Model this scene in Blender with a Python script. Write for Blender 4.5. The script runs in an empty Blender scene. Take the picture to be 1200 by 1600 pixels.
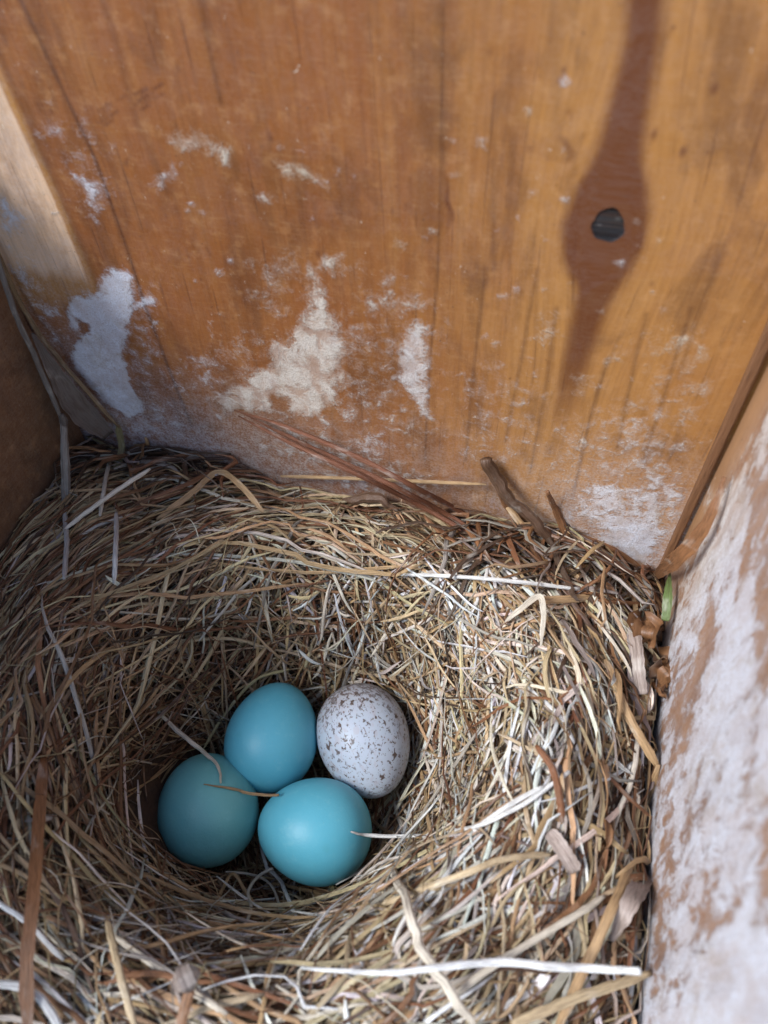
import bpy, math
import numpy as np
from mathutils import Matrix, Vector

rng = np.random.RandomState(7)
S = bpy.context.scene
COL = S.collection

# ---------------------------------------------------------------- camera
FPX = 1200.0                                   # focal length in pixels of the 1200x1600 photo
n_ = np.array([50., 920., FPX])                # nadir direction seen by the camera
u_ = 540.
d_ = np.array([u_, -(FPX*FPX + 50*u_)/920., FPX])
n_ /= np.linalg.norm(n_); d_ /= np.linalg.norm(d_)
X_ = np.cross(n_, d_)
RM = np.array([X_, d_, -n_])                   # rows: world axes expressed in camera axes
CAM = np.array([.0302, -.082, .163])
cd = bpy.data.cameras.new('camera'); cam = bpy.data.objects.new('camera', cd); COL.objects.link(cam)
right = RM @ np.array([1, 0, 0.]); down = RM @ np.array([0, 1., 0]); fwd = RM @ np.array([0, 0, 1.])
M = Matrix(((right[0], -down[0], -fwd[0], CAM[0]), (right[1], -down[1], -fwd[1], CAM[1]),
            (right[2], -down[2], -fwd[2], CAM[2]), (0, 0, 0, 1)))
cam.matrix_world = M
cd.sensor_fit = 'VERTICAL'; cd.sensor_height = 36; cd.sensor_width = 27; cd.lens = 27
cd.clip_start = .002; cd.clip_end = 50
cd.dof.use_dof = True; cd.dof.focus_distance = .128; cd.dof.aperture_fstop = 23
S.camera = cam
S.render.resolution_x = 768; S.render.resolution_y = 1024

# ---------------------------------------------------------------- light
w = bpy.data.worlds.new('World'); S.world = w; w.use_nodes = True
nt = w.node_tree; nt.nodes.clear()
sky = nt.nodes.new('ShaderNodeTexSky'); sky.sky_type = 'NISHITA'; sky.sun_disc = False
bg = nt.nodes.new('ShaderNodeBackground'); bg.inputs[1].default_value = .085
ow = nt.nodes.new('ShaderNodeOutputWorld')
nt.links.new(sky.outputs[0], bg.inputs[0]); nt.links.new(bg.outputs[0], ow.inputs[0])
LDIR = Vector((-.55, -.42, .76)).normalized()  # towards the light
elev = math.asin(LDIR.z); azi = math.atan2(LDIR.x, LDIR.y)
sky.sun_elevation = elev; sky.sun_rotation = azi
sky.air_density = 1.0; sky.dust_density = 1.0
sd = bpy.data.lights.new('sun', 'SUN'); so = bpy.data.objects.new('sun', sd); COL.objects.link(so)
sd.energy = 1.5; sd.angle = math.radians(20); sd.color = (.95, .98, 1)
so.rotation_euler = (-LDIR).to_track_quat('-Z', 'Y').to_euler()
S.view_settings.view_transform = 'Standard'; S.view_settings.look = 'None'
S.view_settings.gamma = 1; S.view_settings.exposure = 1.78
try: S.view_settings.use_curve_mapping = False
except Exception: pass

# ---------------------------------------------------------------- helpers
def ray(px, py): return RM @ np.array([px-600., py-800., FPX])
def on_back(px, py, off=0.):
    w = ray(px, py); return CAM + w*((-off-CAM[1])/w[1])
def on_right(px, py, off=0.):
    w = ray(px, py); return CAM + w*((WX-off-CAM[0])/w[0])
def on_left(px, py, off=0.):
    w = ray(px, py); return CAM + w*((-WX+off-CAM[0])/w[0])
def on_z(px, py, z):
    w = ray(px, py); return CAM + w*((z-CAM[2])/w[2])
WX = .055                                      # half the inner width of the box
YF = -.108                                     # inner face of the front board
CX, CY = .001, -.044                           # centre of the cup

def sst(a, b, x):
    t = np.clip((x-a)/(b-a), 0, 1); return t*t*(3-2*t)
def H(x, y):
    x = np.asarray(x, float); y = np.asarray(y, float)
    dx, dy = x-CX, y-CY
    a = np.arctan2(dy, dx); r = np.sqrt(dx*dx+dy*dy)
    rr = r/(1+.05*np.sin(2*a+.6)+.04*np.sin(3*a))
    rim = .0565 - .03*x + .0012*np.sin(x*190+1)*np.cos(y*160) + .0008*np.sin(x*420+y*350)
    rim = rim - .004*sst(-.012, 0, y)
    rim = rim - .012*sst(.0512, .0548, x)*sst(-.004, -.02, y)
    rim = rim - .004*sst(.04, .055, x) - .002*sst(.045, .07, r)
    zb = .0205
    rim = rim + .0035*np.exp(-((rr-.0375)/.007)**2)*sst(-.010, -.024, y)
    return zb + (rim-zb)*sst(.014, .036, rr) + .0005*np.sin(x*700)*np.sin(y*650+2)
def HN(x, y):
    e = 4e-4
    gx = (H(x+e, y)-H(x-e, y))/(2*e); gy = (H(x, y+e)-H(x, y-e))/(2*e)
    n = np.stack([-gx, -gy, np.ones_like(gx)], -1)
    return n/np.linalg.norm(n, axis=-1, keepdims=True)
def on_nest(px, py, off=0.):
    w = ray(px, py); lo = 0.; t = 0.02/np.linalg.norm(w)
    st = .0006/np.linalg.norm(w)
    while t*np.linalg.norm(w) < .4:
        P = CAM + w*t
        if P[2] < H(P[0], P[1]) + off or P[1] > -.0004 - 0*off or P[0] > WX-.0004 or P[0] < -WX+.0004:
            return P
        t += st
    return P

def tag(o, label=None, cat=None, group=None, kind=None):
    if label: o['label'] = label
    if cat: o['category'] = cat
    if group: o['group'] = group
    if kind: o['kind'] = kind
    return o
def empty(name, loc=(0, 0, 0)):
    o = bpy.data.objects.new(name, None); COL.objects.link(o); o.location = loc
    o.empty_display_size = .01; return o
def mesh_np(name, V, faces, mat, parent=None, smooth=True):
    """faces: list of int arrays (m,k)"""
    me = bpy.data.meshes.new(name)
    V = np.asarray(V, np.float32)
    me.vertices.add(len(V)); me.vertices.foreach_set('co', V.ravel())
    idx = np.concatenate([f.ravel() for f in faces]).astype(np.int32)
    tot = np.concatenate([np.full(len(f), f.shape[1]) for f in faces]).astype(np.int32)
    st = np.concatenate([[0], np.cumsum(tot)[:-1]]).astype(np.int32)
    me.loops.add(len(idx)); me.loops.foreach_set('vertex_index', idx)
    me.polygons.add(len(tot)); me.polygons.foreach_set('loop_start', st)
    me.polygons.foreach_set('loop_total', tot)
    me.polygons.foreach_set('use_smooth', np.full(len(tot), smooth))
    me.update(calc_edges=True); me.validate()
    me.materials.append(mat)
    o = bpy.data.objects.new(name, me); COL.objects.link(o)
    if parent: o.parent = parent
    return o
def attr_c(o, name, arr):
    a = o.data.attributes.new(name, 'FLOAT_COLOR', 'POINT')
    arr = np.asarray(arr, np.float32)
    if arr.shape[1] == 3: arr = np.concatenate([arr, np.ones((len(arr), 1), np.float32)], 1)
    a.data.foreach_set('color', arr.ravel())
def attr_f(o, name, arr):
    a = o.data.attributes.new(name, 'FLOAT', 'POINT'); a.data.foreach_set('value', np.asarray(arr, np.float32))
def attr_v(o, name, arr):
    a = o.data.attributes.new(name, 'FLOAT_VECTOR', 'POINT'); a.data.foreach_set('vector', np.asarray(arr, np.float32).ravel())

class NB:
    """tiny node builder"""
    def __init__(s, name):
        s.m = bpy.data.materials.new(name); s.m.use_nodes = True
        s.t = s.m.node_tree; s.t.nodes.clear()
        s.out = s.n('ShaderNodeOutputMaterial'); s.b = s.n('ShaderNodeBsdfPrincipled')
        s.l(s.b.outputs[0], s.out.inputs[0])
    def n(s, k, **kw):
        x = s.t.nodes.new(k)
        for a, v in kw.items(): setattr(x, a, v)
        return x
    def l(s, a, b): s.t.links.new(a, b)
    def put(s, sock, v):
        if hasattr(v, 'links') or hasattr(v, 'is_linked'): s.l(v, sock)
        else: sock.default_value = v
    def math(s, op, a, b=0., c=0., clamp=False):
        x = s.n('ShaderNodeMath', operation=op, use_clamp=clamp)
        s.put(x.inputs[0], a); s.put(x.inputs[1], b); s.put(x.inputs[2], c); return x.outputs[0]
    def mix(s, f, a, b, bt='MIX'):
        x = s.n('ShaderNodeMix', data_type='RGBA', blend_type=bt)
        s.put(x.inputs[0], f)
        for i, v in ((6, a), (7, b)):
            if isinstance(v, tuple) and len(v) == 3: v = v+(1,)
            s.put(x.inputs[i], v)
        return x.outputs[2]
    def ramp(s, v, a, b, lo=0., hi=1.):
        x = s.n('ShaderNodeMapRange', interpolation_type='SMOOTHSTEP')
        s.put(x.inputs[0], v); x.inputs[1].default_value = a; x.inputs[2].default_value = b
        x.inputs[3].default_value = lo; x.inputs[4].default_value = hi; return x.outputs[0]
    def attr(s, name): return s.n('ShaderNodeAttribute', attribute_name=name)
    def sep(s, v):
        x = s.n('ShaderNodeSeparateXYZ'); s.l(v, x.inputs[0]); return x.outputs
    def comb(s, a, b, c):
        x = s.n('ShaderNodeCombineXYZ')
        for i, v in enumerate((a, b, c)): s.put(x.inputs[i], v)
        return x.outputs[0]
    def noise(s, vec, scale, detail=3., rough=.55, dist=0.):
        x = s.n('ShaderNodeTexNoise'); s.l(vec, x.inputs['Vector'])
        x.inputs['Scale'].default_value = scale; x.inputs['Detail'].default_value = detail
        x.inputs['Roughness'].default_value = rough; x.inputs['Distortion'].default_value = dist
        return x.outputs[0]
    def bump(s, h, dist, strength=1.):
        x = s.n('ShaderNodeBump'); x.inputs['Distance'].default_value = dist
        x.inputs['Strength'].default_value = strength; s.l(h, x.inputs['Height'])
        s.l(x.outputs[0], s.b.inputs['Normal']); return x

# ---------------------------------------------------------------- materials
def wood_material(name, brown, yellow, dark, amp=2.0, streak=1.):
    """attributes: gc=(across grain mm, along grain mm, 0), k1=(stain, warm, tone), k2=(dark, line, haze)"""
    b = NB(name)
    gc = b.attr('gc').outputs['Vector']; g = b.sep(gc)
    oc = b.n('ShaderNodeTexCoord').outputs['Object']
    k1 = b.sep(b.attr('k1').outputs['Vector']); k2 = b.sep(b.attr('k2').outputs['Vector'])
    gv = b.comb(g[0], b.math('MULTIPLY', g[1], .035), 0.)
    broad = b.noise(gv, .35, 3, .6)
    mid = b.noise(gv, 1.6, 4, .6)
    fine = b.noise(b.comb(g[0], b.math('MULTIPLY', g[1], .06), 0.), 7., 3, .6)
    cross = b.noise(b.comb(b.math('MULTIPLY', g[0], .12), g[1], 0.), 2.2, 3, .6)
    blot = b.noise(gc, .09, 4, .6)
    bl3 = b.noise(b.comb(g[0], b.math('MULTIPLY', g[1], .45), 7.), .13, 5, .62, .5)
    blot2 = b.noise(gc, .35, 4, .65)
    tone = b.math('ADD', k1[2], b.math('MULTIPLY', b.math('SUBTRACT', broad, .5), .6))
    tone = b.math('ADD', tone, b.math('MULTIPLY', b.math('SUBTRACT', blot, .5), .6))
    base = b.mix(b.ramp(tone, 0., 1.), brown, yellow)
    base = b.mix(b.ramp(tone, 1.2, 1.7), base, (.66, .43, .27))
    base = b.mix(b.ramp(bl3, .46, .68, 0, .45), base, dark)
    base = b.mix(b.ramp(mid, .35, .75, 0, .24), base, dark)
    base = b.mix(b.ramp(blot2, .5, .75, 0, .25), base, (.50, .27, .12))
    base = b.mix(b.ramp(fine, .45, .8, 0, .16), base, dark)
    base = b.mix(b.ramp(cross, .5, .8, 0, .14), base, (.48, .28, .13))
    # growth rings drawn out in thin dark lines, fading in and out along the board
    ring = b.math('ABSOLUTE', b.math('SUBTRACT', b.math('FRACT', b.math('ADD', b.math('MULTIPLY', g[0], .235), b.math('MULTIPLY', broad, .5))), .5))
    ringm = b.math('MULTIPLY', b.ramp(ring, .05, .0), b.ramp(b.noise(gc, .12, 2), .45, .65, 0, .5))
    line = b.math('MAXIMUM', ringm, b.math('MULTIPLY', k2[1], b.ramp(b.noise(gc, .6, 3), 0.2, .6, .6, 1.)))
    base = b.mix(b.math('MULTIPLY', line, .85), base, dark)
    dk = b.math('ADD', k2[0], b.math('MULTIPLY', b.math('SUBTRACT', b.noise(gv, 1., 4, .6), .5), b.ramp(k2[0], .6, .7, .32, .2)))
    base = b.mix(b.ramp(dk, .10, .70, 0, .93), base, (.100, .028, .008))
    base = b.mix(b.ramp(dk, .74, .92), base, b.mix(b.ramp(b.noise(gc, 1.3, 4, .6, 1.5), .45, .65), (.006, .005, .006), (.024, .012, .009)))
    # specks, pores
    sp = b.noise(gc, 1.9, 2, .5)
    base = b.mix(b.ramp(sp, .70, .76, 0, .55), base, (.07, .03, .015))
    sp2 = b.noise(b.comb(g[1], g[0], 3.), .8, 5, .7)
    base = b.mix(b.ramp(sp2, .66, .74, 0, .5), base, (.62, .55, .44))
    # chalky droppings and mineral bloom
    n1 = b.noise(b.comb(g[0], b.math('MULTIPLY', g[1], streak), 0.), .42, 7, .68, .4); n2 = b.noise(gc, 2.6, 5, .7)
    pf = b.math('ADD', k1[0], b.math('MULTIPLY', b.math('SUBTRACT', n1, .5), amp))
    pf = b.math('ADD', pf, b.math('MULTIPLY', b.math('SUBTRACT', n2, .5), 1.0))
    cov = b.math('MULTIPLY', b.math('ADD', b.math('MULTIPLY', b.ramp(pf, .45, .85), .62), b.math('MULTIPLY', b.ramp(pf, .12, .75), .38)), b.ramp(k1[0], .03, .3))
    hz = b.math('MULTIPLY', k2[2], b.ramp(b.math('ADD', n2, b.math('MULTIPLY', n1, .6)), .62, 1.05, .1, 1.))
    n3 = b.noise(gc, .28, 5, .65, .6)
    thin = b.math('SUBTRACT', 1., b.math('MULTIPLY', b.ramp(n3, .62, .38), b.math('ADD', .22, b.math('MULTIPLY', k1[1], .55))))
    cov = b.math('MULTIPLY', cov, thin)
    cov = b.math('MULTIPLY', cov, b.ramp(b.noise(gc, 5., 4, .7), .28, .5, .55, 1.))
    cov2 = b.math('MAXIMUM', b.math('MULTIPLY', cov, .80), b.math('MULTIPLY', hz, .72))
    white = b.mix(k1[1], (.70, .76, .87), (.66, .56, .385))
    white = b.mix(b.ramp(n2, .35, .7, 0, .35), white, (.42, .32, .24))
    white = b.mix(b.ramp(b.noise(gc, .22, 5, .7, 1.), .50, .68, 0, .45), white, (.40, .33, .25))
    base = b.mix(cov2, base, white)
    b.l(base, b.b.inputs['Base Color'])
    b.b.inputs['Specular IOR Level'].default_value = .2
    b.put(b.b.inputs['Roughness'], b.math('ADD', .5, b.math('MULTIPLY', cov2, .3)))
    h = b.math('ADD', b.math('MULTIPLY', fine, .25), b.math('MULTIPLY', cov, b.math('ADD', .5, b.math('MULTIPLY', n2, 1.2))))
    h = b.math('SUBTRACT', h, b.math('MULTIPLY', line, .3))
    h = b.math('SUBTRACT', h, b.math('MULTIPLY', b.ramp(dk, .8, 1.), 1.5))
    b.bump(h, .00016, .7)
    return b.m
M_back = wood_material('pine_board', (.225, .075, .019), (.365, .168, .046), (.062, .019, .007))
M_side = wood_material('weathered_pine_board', (.26, .125, .060), (.36, .20, .10), (.10, .042, .021), 2.9, .8)
M_dark = wood_material('dark_brown_board', (.13, .055, .026), (.20, .10, .045), (.04, .018, .010))  # darker brown wood for the left board

def plain_wood(name, c1, c2):
    b = NB(name); oc = b.n('ShaderNodeTexCoord').outputs['Object']
    mp = b.n('ShaderNodeMapping'); b.l(oc, mp.inputs[0]); mp.inputs['Scale'].default_value = (1, 1, .08)
    f = b.noise(mp.outputs[0], 900, 4); g = b.noise(mp.outputs[0], 3500, 3)
    c = b.mix(f, c1, c2); c = b.mix(b.ramp(g, .5, .8, 0, .5), c, tuple(x*.4 for x in c1))
    b.l(c, b.b.inputs['Base Color']); b.b.inputs['Roughness'].default_value = .65
    b.bump(g, .0002, .7); return b.m
M_strip = plain_wood('dark_strip_wood', (.10, .045, .02), (.22, .10, .042))
M_rough = plain_wood('rough_wood', (.24, .12, .055), (.38, .2, .09))

def straw_material():
    b = NB('dry_straw')
    c = b.attr('col').outputs['Color']; sv = b.attr('suv').outputs['Vector']; s = b.sep(sv)
    v = b.comb(b.math('MULTIPLY', s[0], .25), b.math('MULTIPLY', s[1], 3.2), b.math('MULTIPLY', s[2], 40.))
    a1 = b.noise(v, 1.6, 3, .6)
    v2 = b.comb(b.math('MULTIPLY', s[0], .22), b.math('MULTIPLY', s[1], .3), b.math('MULTIPLY', s[2], 71.))
    a2 = b.noise(v2, 1., 3, .6)
    col = b.mix(b.ramp(a1, .40, .66, 0, .6), c, b.mix(.8, c, (.045, .022, .010)))
    col = b.mix(b.ramp(a2, .50, .78, 0, .5), col, b.mix(.65, c, (.10, .045, .018)))
    col = b.mix(b.ramp(a2, .46, .22, 0, .35), col, (.66, .62, .54))
    b.l(col, b.b.inputs['Base Color'])
    b.b.inputs['Roughness'].default_value = .48
    b.b.inputs['Specular IOR Level'].default_value = .45
    b.bump(a1, .0002, 1.)
    return b.m
M_straw = straw_material()

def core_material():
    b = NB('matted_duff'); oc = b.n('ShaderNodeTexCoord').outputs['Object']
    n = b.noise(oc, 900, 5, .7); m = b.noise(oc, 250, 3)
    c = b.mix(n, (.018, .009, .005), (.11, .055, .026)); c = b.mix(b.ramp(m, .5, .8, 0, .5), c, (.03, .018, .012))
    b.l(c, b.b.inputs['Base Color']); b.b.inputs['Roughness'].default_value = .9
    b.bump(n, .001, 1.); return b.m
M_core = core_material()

def egg_blue(name, c1, c2):
    b = NB(name); oc = b.n('ShaderNodeTexCoord').outputs['Object']
    n = b.noise(oc, 160, 3); f = b.noise(oc, 2600, 3)
    c = b.mix(n, c1, c2)
    m_ = b.noise(oc, 520, 5, .65)
    c = b.mix(b.ramp(m_, .5, .75, 0, .22), c, (.27, .58, .62)); c = b.mix(b.ramp(m_, .45, .25, 0, .25), c, (.10, .36, .40))
    c = b.mix(b.ramp(f, .68, .76, 0, .3), c, (.30, .36, .33))
    b.l(c, b.b.inputs['Base Color'])
    b.b.inputs['Roughness'].default_value = .44; b.b.inputs['Specular IOR Level'].default_value = .4
    b.b.inputs['Subsurface Weight'].default_value = .12
    b.b.inputs['Subsurface Radius'].default_value = (.4, 1., 1.1); b.b.inputs['Subsurface Scale'].default_value = .001
    b.bump(f, .00005, .7); return b.m
def egg_speckled():
    b = NB('speckled_eggshell'); oc = b.n('ShaderNodeTexCoord').outputs['Object']
    z = b.sep(oc)[2]
    top = b.ramp(z, .001, .0095)              # more speckles towards the blunt end
    mp = b.n('ShaderNodeMapping'); b.l(oc, mp.inputs[0]); mp.inputs['Scale'].default_value = (1, 1, .75)
    a = b.noise(mp.outputs[0], 1200, 3, .6, .6); a2 = b.noise(mp.outputs[0], 2300, 2, .5, .3); g = b.noise(oc, 420, 3, .5)
    d = b.math('ADD', a, b.math('MULTIPLY', b.math('SUBTRACT', g, .5), .25))
    d = b.math('ADD', d, b.math('MULTIPLY', top, .095))
    s1 = b.ramp(d, .56, .64); s2 = b.ramp(b.math('ADD', a2, b.math('MULTIPLY', top, .07)), .60, .67)
    u = b.noise(mp.outputs[0], 700, 3, .5)
    c = b.mix(b.noise(oc, 130, 2), (.42, .48, .56), (.47, .51, .57))
    c = b.mix(b.ramp(u, .56, .66, 0, .45), c, (.42, .38, .40))
    c = b.mix(b.math('MULTIPLY', top, .45), c, (.40, .32, .28))
    c = b.mix(b.math('MULTIPLY', s2, .75), c, (.15, .095, .065))
    c = b.mix(b.math('MULTIPLY', s1, b.ramp(b.noise(oc, 300, 2), .35, .6, .62, .95)), c, (.085, .052, .038))
    b.l(c, b.b.inputs['Base Color'])
    b.b.inputs['Roughness'].default_value = .45; b.b.inputs['Specular IOR Level'].default_value = .35
    b.b.inputs['Subsurface Weight'].default_value = .1; b.b.inputs['Subsurface Scale'].default_value = .0008
    return b.m
M_blue = egg_blue('blue_eggshell', (.095, .40, .51), (.125, .46, .57)); M_blue_shaded = egg_blue('shaded_blue_eggshell', (.125, .37, .375), (.15, .415, .42)); M_speck = egg_speckled()  # left egg's copy has its dim light and brown bounce painted in

# ---------------------------------------------------------------- marks on the boards (given as outlines, laid on the wood in mm)
def sdf(P, poly):
    """signed distance (mm), positive inside"""
    poly = np.asarray(poly, float); d = np.full(len(P), 1e9); ins = np.zeros(len(P), bool)
    for i in range(len(poly)):
        a = poly[i]; c = poly[(i+1) % len(poly)]
        e = c-a; wv = P-a
        t = np.clip((wv@e)/(e@e+1e-12), 0, 1)[:, None]
        d = np.minimum(d, np.linalg.norm(wv-t*e, axis=1))
        cond = ((a[1] <= P[:, 1]) & (c[1] > P[:, 1])) | ((c[1] <= P[:, 1]) & (a[1] > P[:, 1]))
        with np.errstate(divide='ignore', invalid='ignore'):
            xi = a[0] + (P[:, 1]-a[1])/(c[1]-a[1])*(c[0]-a[0])
        ins ^= cond & (P[:, 0] < xi)
    return np.where(ins, d, -d)
def pdist(P, line):
    line = np.asarray(line, float); d = np.full(len(P), 1e9)
    for a, c in zip(line[:-1], line[1:]):
        e = c-a; wv = P-a; t = np.clip((wv@e)/(e@e+1e-12), 0, 1)[:, None]
        d = np.minimum(d, np.linalg.norm(wv-t*e, axis=1))
    return d
def blob(P, poly, soft, grow=True):
    poly = np.asarray(poly, float); out = np.zeros(len(P))
    soft = soft*1.9+.6 if grow else soft; lo = poly.min(0)-soft*2; hi = poly.max(0)+soft*2
    m = (P[:, 0] > lo[0]) & (P[:, 0] < hi[0]) & (P[:, 1] > lo[1]) & (P[:, 1] < hi[1])
    if m.any(): out[m] = sst(-soft, soft, sdf(P[m], poly))
    return out

def grid_board(name, o, ua, va, lu, lv, step, thick, mat, parent, fields):
    """board whose inner face starts at o and spans lu along ua and lv along va; thickness goes against the face normal"""
    o = np.array(o, float); ua = np.array(ua, float); va = np.array(va, float); nn = np.cross(ua, va)
    nu = int(lu/step)+1; nv = int(lv/step)+1
    uu, vv = np.meshgrid(np.linspace(0, lu, nu), np.linspace(0, lv, nv))
    wob = 0.00012*np.sin(uu*90+vv*40)+.00008*np.sin(uu*260-vv*55)
    V = o + uu[..., None]*ua + vv[..., None]*va + wob[..., None]*nn
    V = V.reshape(-1, 3)
    i = np.arange(nu*nv).reshape(nv, nu)
    F = np.stack([i[:-1, :-1], i[:-1, 1:], i[1:, 1:], i[1:, :-1]], -1).reshape(-1, 4)
    # the rest of the board: skirt and back
    border = np.concatenate([i[0, :], i[1:, -1], i[-1, -2::-1], i[-2:0:-1, 0]])
    nb = len(border); B = V[border]-nn*thick
    j = len(V)+np.arange(nb)
    sk = np.stack([border, j, np.roll(j, -1), np.roll(border, -1)], -1)
    VV = np.concatenate([V, B]); c4 = [0, nu-1, nu-1+nv-1, 2*(nu-1)+nv-1]
    bk = np.array([[j[c4[0]], j[c4[3]], j[c4[2]], j[c4[1]]]])
    ob = mesh_np(name, VV, [F, sk, bk], mat, parent, True)
    me = ob.data
    sm = np.ones(len(me.polygons), bool); sm[len(F):] = False; me.polygons.foreach_set('use_smooth', sm)
    me.attributes.new('sharp_edge', 'BOOLEAN', 'EDGE') if 'sharp_edge' not in me.attributes else None
    ev = np.empty(len(me.edges)*2, np.int32); me.edges.foreach_get('vertices', ev); ev = ev.reshape(-1, 2)
    isb = np.zeros(len(VV), bool); isb[border] = True
    me.attributes['sharp_edge'].data.foreach_set('value', isb[ev[:, 0]] & isb[ev[:, 1]])
    gc, k1, k2 = fields(VV)
    attr_v(ob, 'gc', gc); attr_v(ob, 'k1', k1); attr_v(ob, 'k2', k2)
    return ob

def toB(pts): return np.array([[q[0], q[2]] for q in (on_back(*p) for p in pts)])*1000
def toR(pts): return np.array([[q[1], q[2]] for q in (on_right(*p) for p in pts)])*1000

def back_fields(V):
    P = V[:, [0, 2]]*1000
    N = len(P); stain = np.zeros(N); warm = np.zeros(N); wsum = np.zeros(N)+1e-6
    def st(pts, soft, s, wm):
        nonlocal stain, warm, wsum
        f = blob(P, toB(pts), soft)*s
        stain = np.maximum(stain, f); warm += f*wm; wsum += f
    st([(172,425),(192,420),(207,432),(208,458),(212,472),(236,462),(240,468),(208,484),(199,502),(196,560),(206,605),(232,645),(200,655),(160,628),(135,600),(108,560),(122,530),(104,492),(112,462),(150,462),(158,440)], .7, 1.1, .0)
    st([(232,640),(262,648),(262,665),(240,662)], .8, .7, 0.)
    st([(0,300),(25,318),(42,345),(22,372),(0,352)], .8, .8, 0.)
    st([(0,360),(30,375),(60,430),(100,480),(110,560),(70,540),(20,450),(0,400)], 2.4, .55, .05)
    st([(110,270),(165,282),(178,305),(160,318),(152,345),(132,320)], .9, .62, .1)
    st([(60,208),(100,190),(130,185),(118,204),(75,225)], 1.2, .55, .1)
    st([(246,202),(270,212),(300,200),(332,216),(362,232),(355,262),(335,243),(310,232),(288,236),(270,226)], .5, .80, .75)
    st([(238,292),(250,268),(285,255),(268,280),(246,298)], .7, .68, .4)
    st([(428,254),(460,257),(495,275),(512,297),(488,285),(465,277),(434,282)], .5, .80, .85)
    st([(395,305),(450,300),(445,320),(405,318)], .8, .55, .7)
    st([(482,415),(505,445),(514,480),(530,510),(543,545),(538,580),(528,620),(500,655),(440,645),(395,645),(350,642),(330,622),(370,602),(397,580),(426,570),(424,530),(450,538),(466,500),(490,480),(478,450)], 1.0, .98, .68)
    st([(505,400),(535,398),(542,420),(520,430),(502,418)], .7, .8, .7)
    st([(550,455),(565,468),(600,463),(640,455),(632,482),(580,490),(556,478)], .6, .66, .7)
    st([(650,495),(667,500),(670,560),(668,600),(668,640),(684,665),(660,652),(640,625),(622,592),(617,550),(638,515)], .8, .88, .35)
    st([(545,682),(600,672),(606,700),(572,722)], .9, .70, .2)
    st([(500,755),(550,745),(600,760),(560,775)], 1., .7, .2)
    st([(280,560),(330,550),(350,590),(340,620),(300,600)], 1.5, .50, .2)
    st([(190,600),(300,640),(330,700),(240,670)], 1.6, .52, .1)
    st([(1035,515),(1085,520),(1110,560),(1080,590),(1035,572)], 1.2, .56, .8)
    st([(945,560),(985,545),(975,562),(950,570)], .6, .60, .7)
    st([(835,490),(870,480),(880,520),(850,540)], 1., .5, .7)
    st([(885,590),(920,580),(935,610),(900,620)], 1., .5, .7)
    st([(740,560),(790,570),(780,600),(745,585)], 1., .50, .4)
    st([(800,600),(830,600),(830,640),(800,630)], 1., .5, .4)
    st([(1000,670),(1035,655),(1045,700),(1000,720),(960,760),(940,740)], 1.6, .66, .3)
    st([(900,760),(955,735),(1000,760),(1045,720),(1075,760),(1050,830),(1025,880),(985,880),(930,835),(885,800)], 2.0, .76, .06)
    st([(960,800),(1030,830),(1018,890),(980,875),(930,845)], 1.3, 1.05, 0.)
    st([(1050,600),(1110,580),(1090,700),(1050,720)], 2., .48, .5)
    st([(700,690),(800,690),(800,730),(700,720)], 2., .48, .3)
    st([(748,215),(760,220),(758,232),(745,228)], .4, .8, .5)
    st([(828,298),(838,300),(836,308),(828,306)], .3, .9, .5)
    st([(615,375),(632,380),(628,395),(614,390)], .4, .8, .9)
    st([(330,520),(560,470),(700,500),(700,720),(560,740),(330,700),(250,640)], 3.5, .36, .5)
    st([(180,560),(330,560),(340,700),(220,690)], 2.5, .40, .1)
    st([(560,400),(650,440),(690,500),(640,520),(560,480)], 2., .40, .6)
    st([(380,400),(480,380),(500,470),(430,520),(370,470)], 2., .34, .6)
    st([(860,660),(1060,600),(1090,760),(1030,890),(900,850),(830,780)], 3., .44, .4)
    st([(400,650),(520,670),(720,760),(700,800),(500,770),(380,700)], 2.5, .55, .5)
    st([(700,560),(850,580),(850,740),(700,740)], 3., .33, .4)
    st([(980,500),(1120,500),(1100,640),(1000,620)], 3., .34, .8)
    st([(60,200),(180,170),(190,340),(110,350)], 3., .30, .2)
    st([(100,440),(250,440),(260,640),(110,620)], 3., .42, .0)
    for k in range(130):                                # scattered crumbs
        x0 = rng.uniform(60, 1050); y0 = 60+640*rng.beta(2.2, 1.2); r = rng.uniform(1.5, 6)
        st([(x0-r, y0-r*.5), (x0+r, y0-r*.6), (x0+r*.7, y0+r*.6), (x0-r*.5, y0+r*.7)], .35, rng.uniform(.55, .85), rng.uniform(.1, .8))
    hole = blob(P, toB([(122,500),(138,505),(140,522),(126,520)]), .4)
    stain *= 1-hole
    stain *= 1-.8*blob(P, toB([(420,615),(450,620),(448,638),(425,636)]), .6)
    # heartwood band that flares round the knot
    band = blob(P, toB([(978,-60),(1045,-60),(1037,60),(1020,150),(1004,250),(1006,330),(996,390),(968,450),(945,500),(925,560),(905,640),(880,700),(858,650),(872,580),(892,500),(900,450),(886,400),(884,350),(905,300),(930,240),(955,140),(975,60)]), 1.7, False)
    fade = sst(on_back(900, 740)[2]*1000, on_back(930, 470)[2]*1000, P[:, 1])
    halo = blob(P, toB([(905,320),(940,290),(995,300),(1003,345),(990,390),(955,420),(915,410),(890,370)]), 3.)
    dark = band*.70*(.25+.75*fade) + .46*halo
    kc = toB([(951, 352)])[0]; kr = np.sqrt(((P[:, 0]-kc[0])/2.1)**2+((P[:, 1]-kc[1])/2.15)**2)
    ang = np.arctan2(P[:, 1]-kc[1], P[:, 0]-kc[0]); kr = kr*(1+.07*np.sin(2*ang+1)+.06*np.sin(3*ang)+.03*np.sin(7*ang+1))
    knot = np.exp(-(kr/1.18)**5)
    crack = np.exp(-(pdist(P, toB([(935,362),(975,350),(1002,343)]))/.6)**2)
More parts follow.
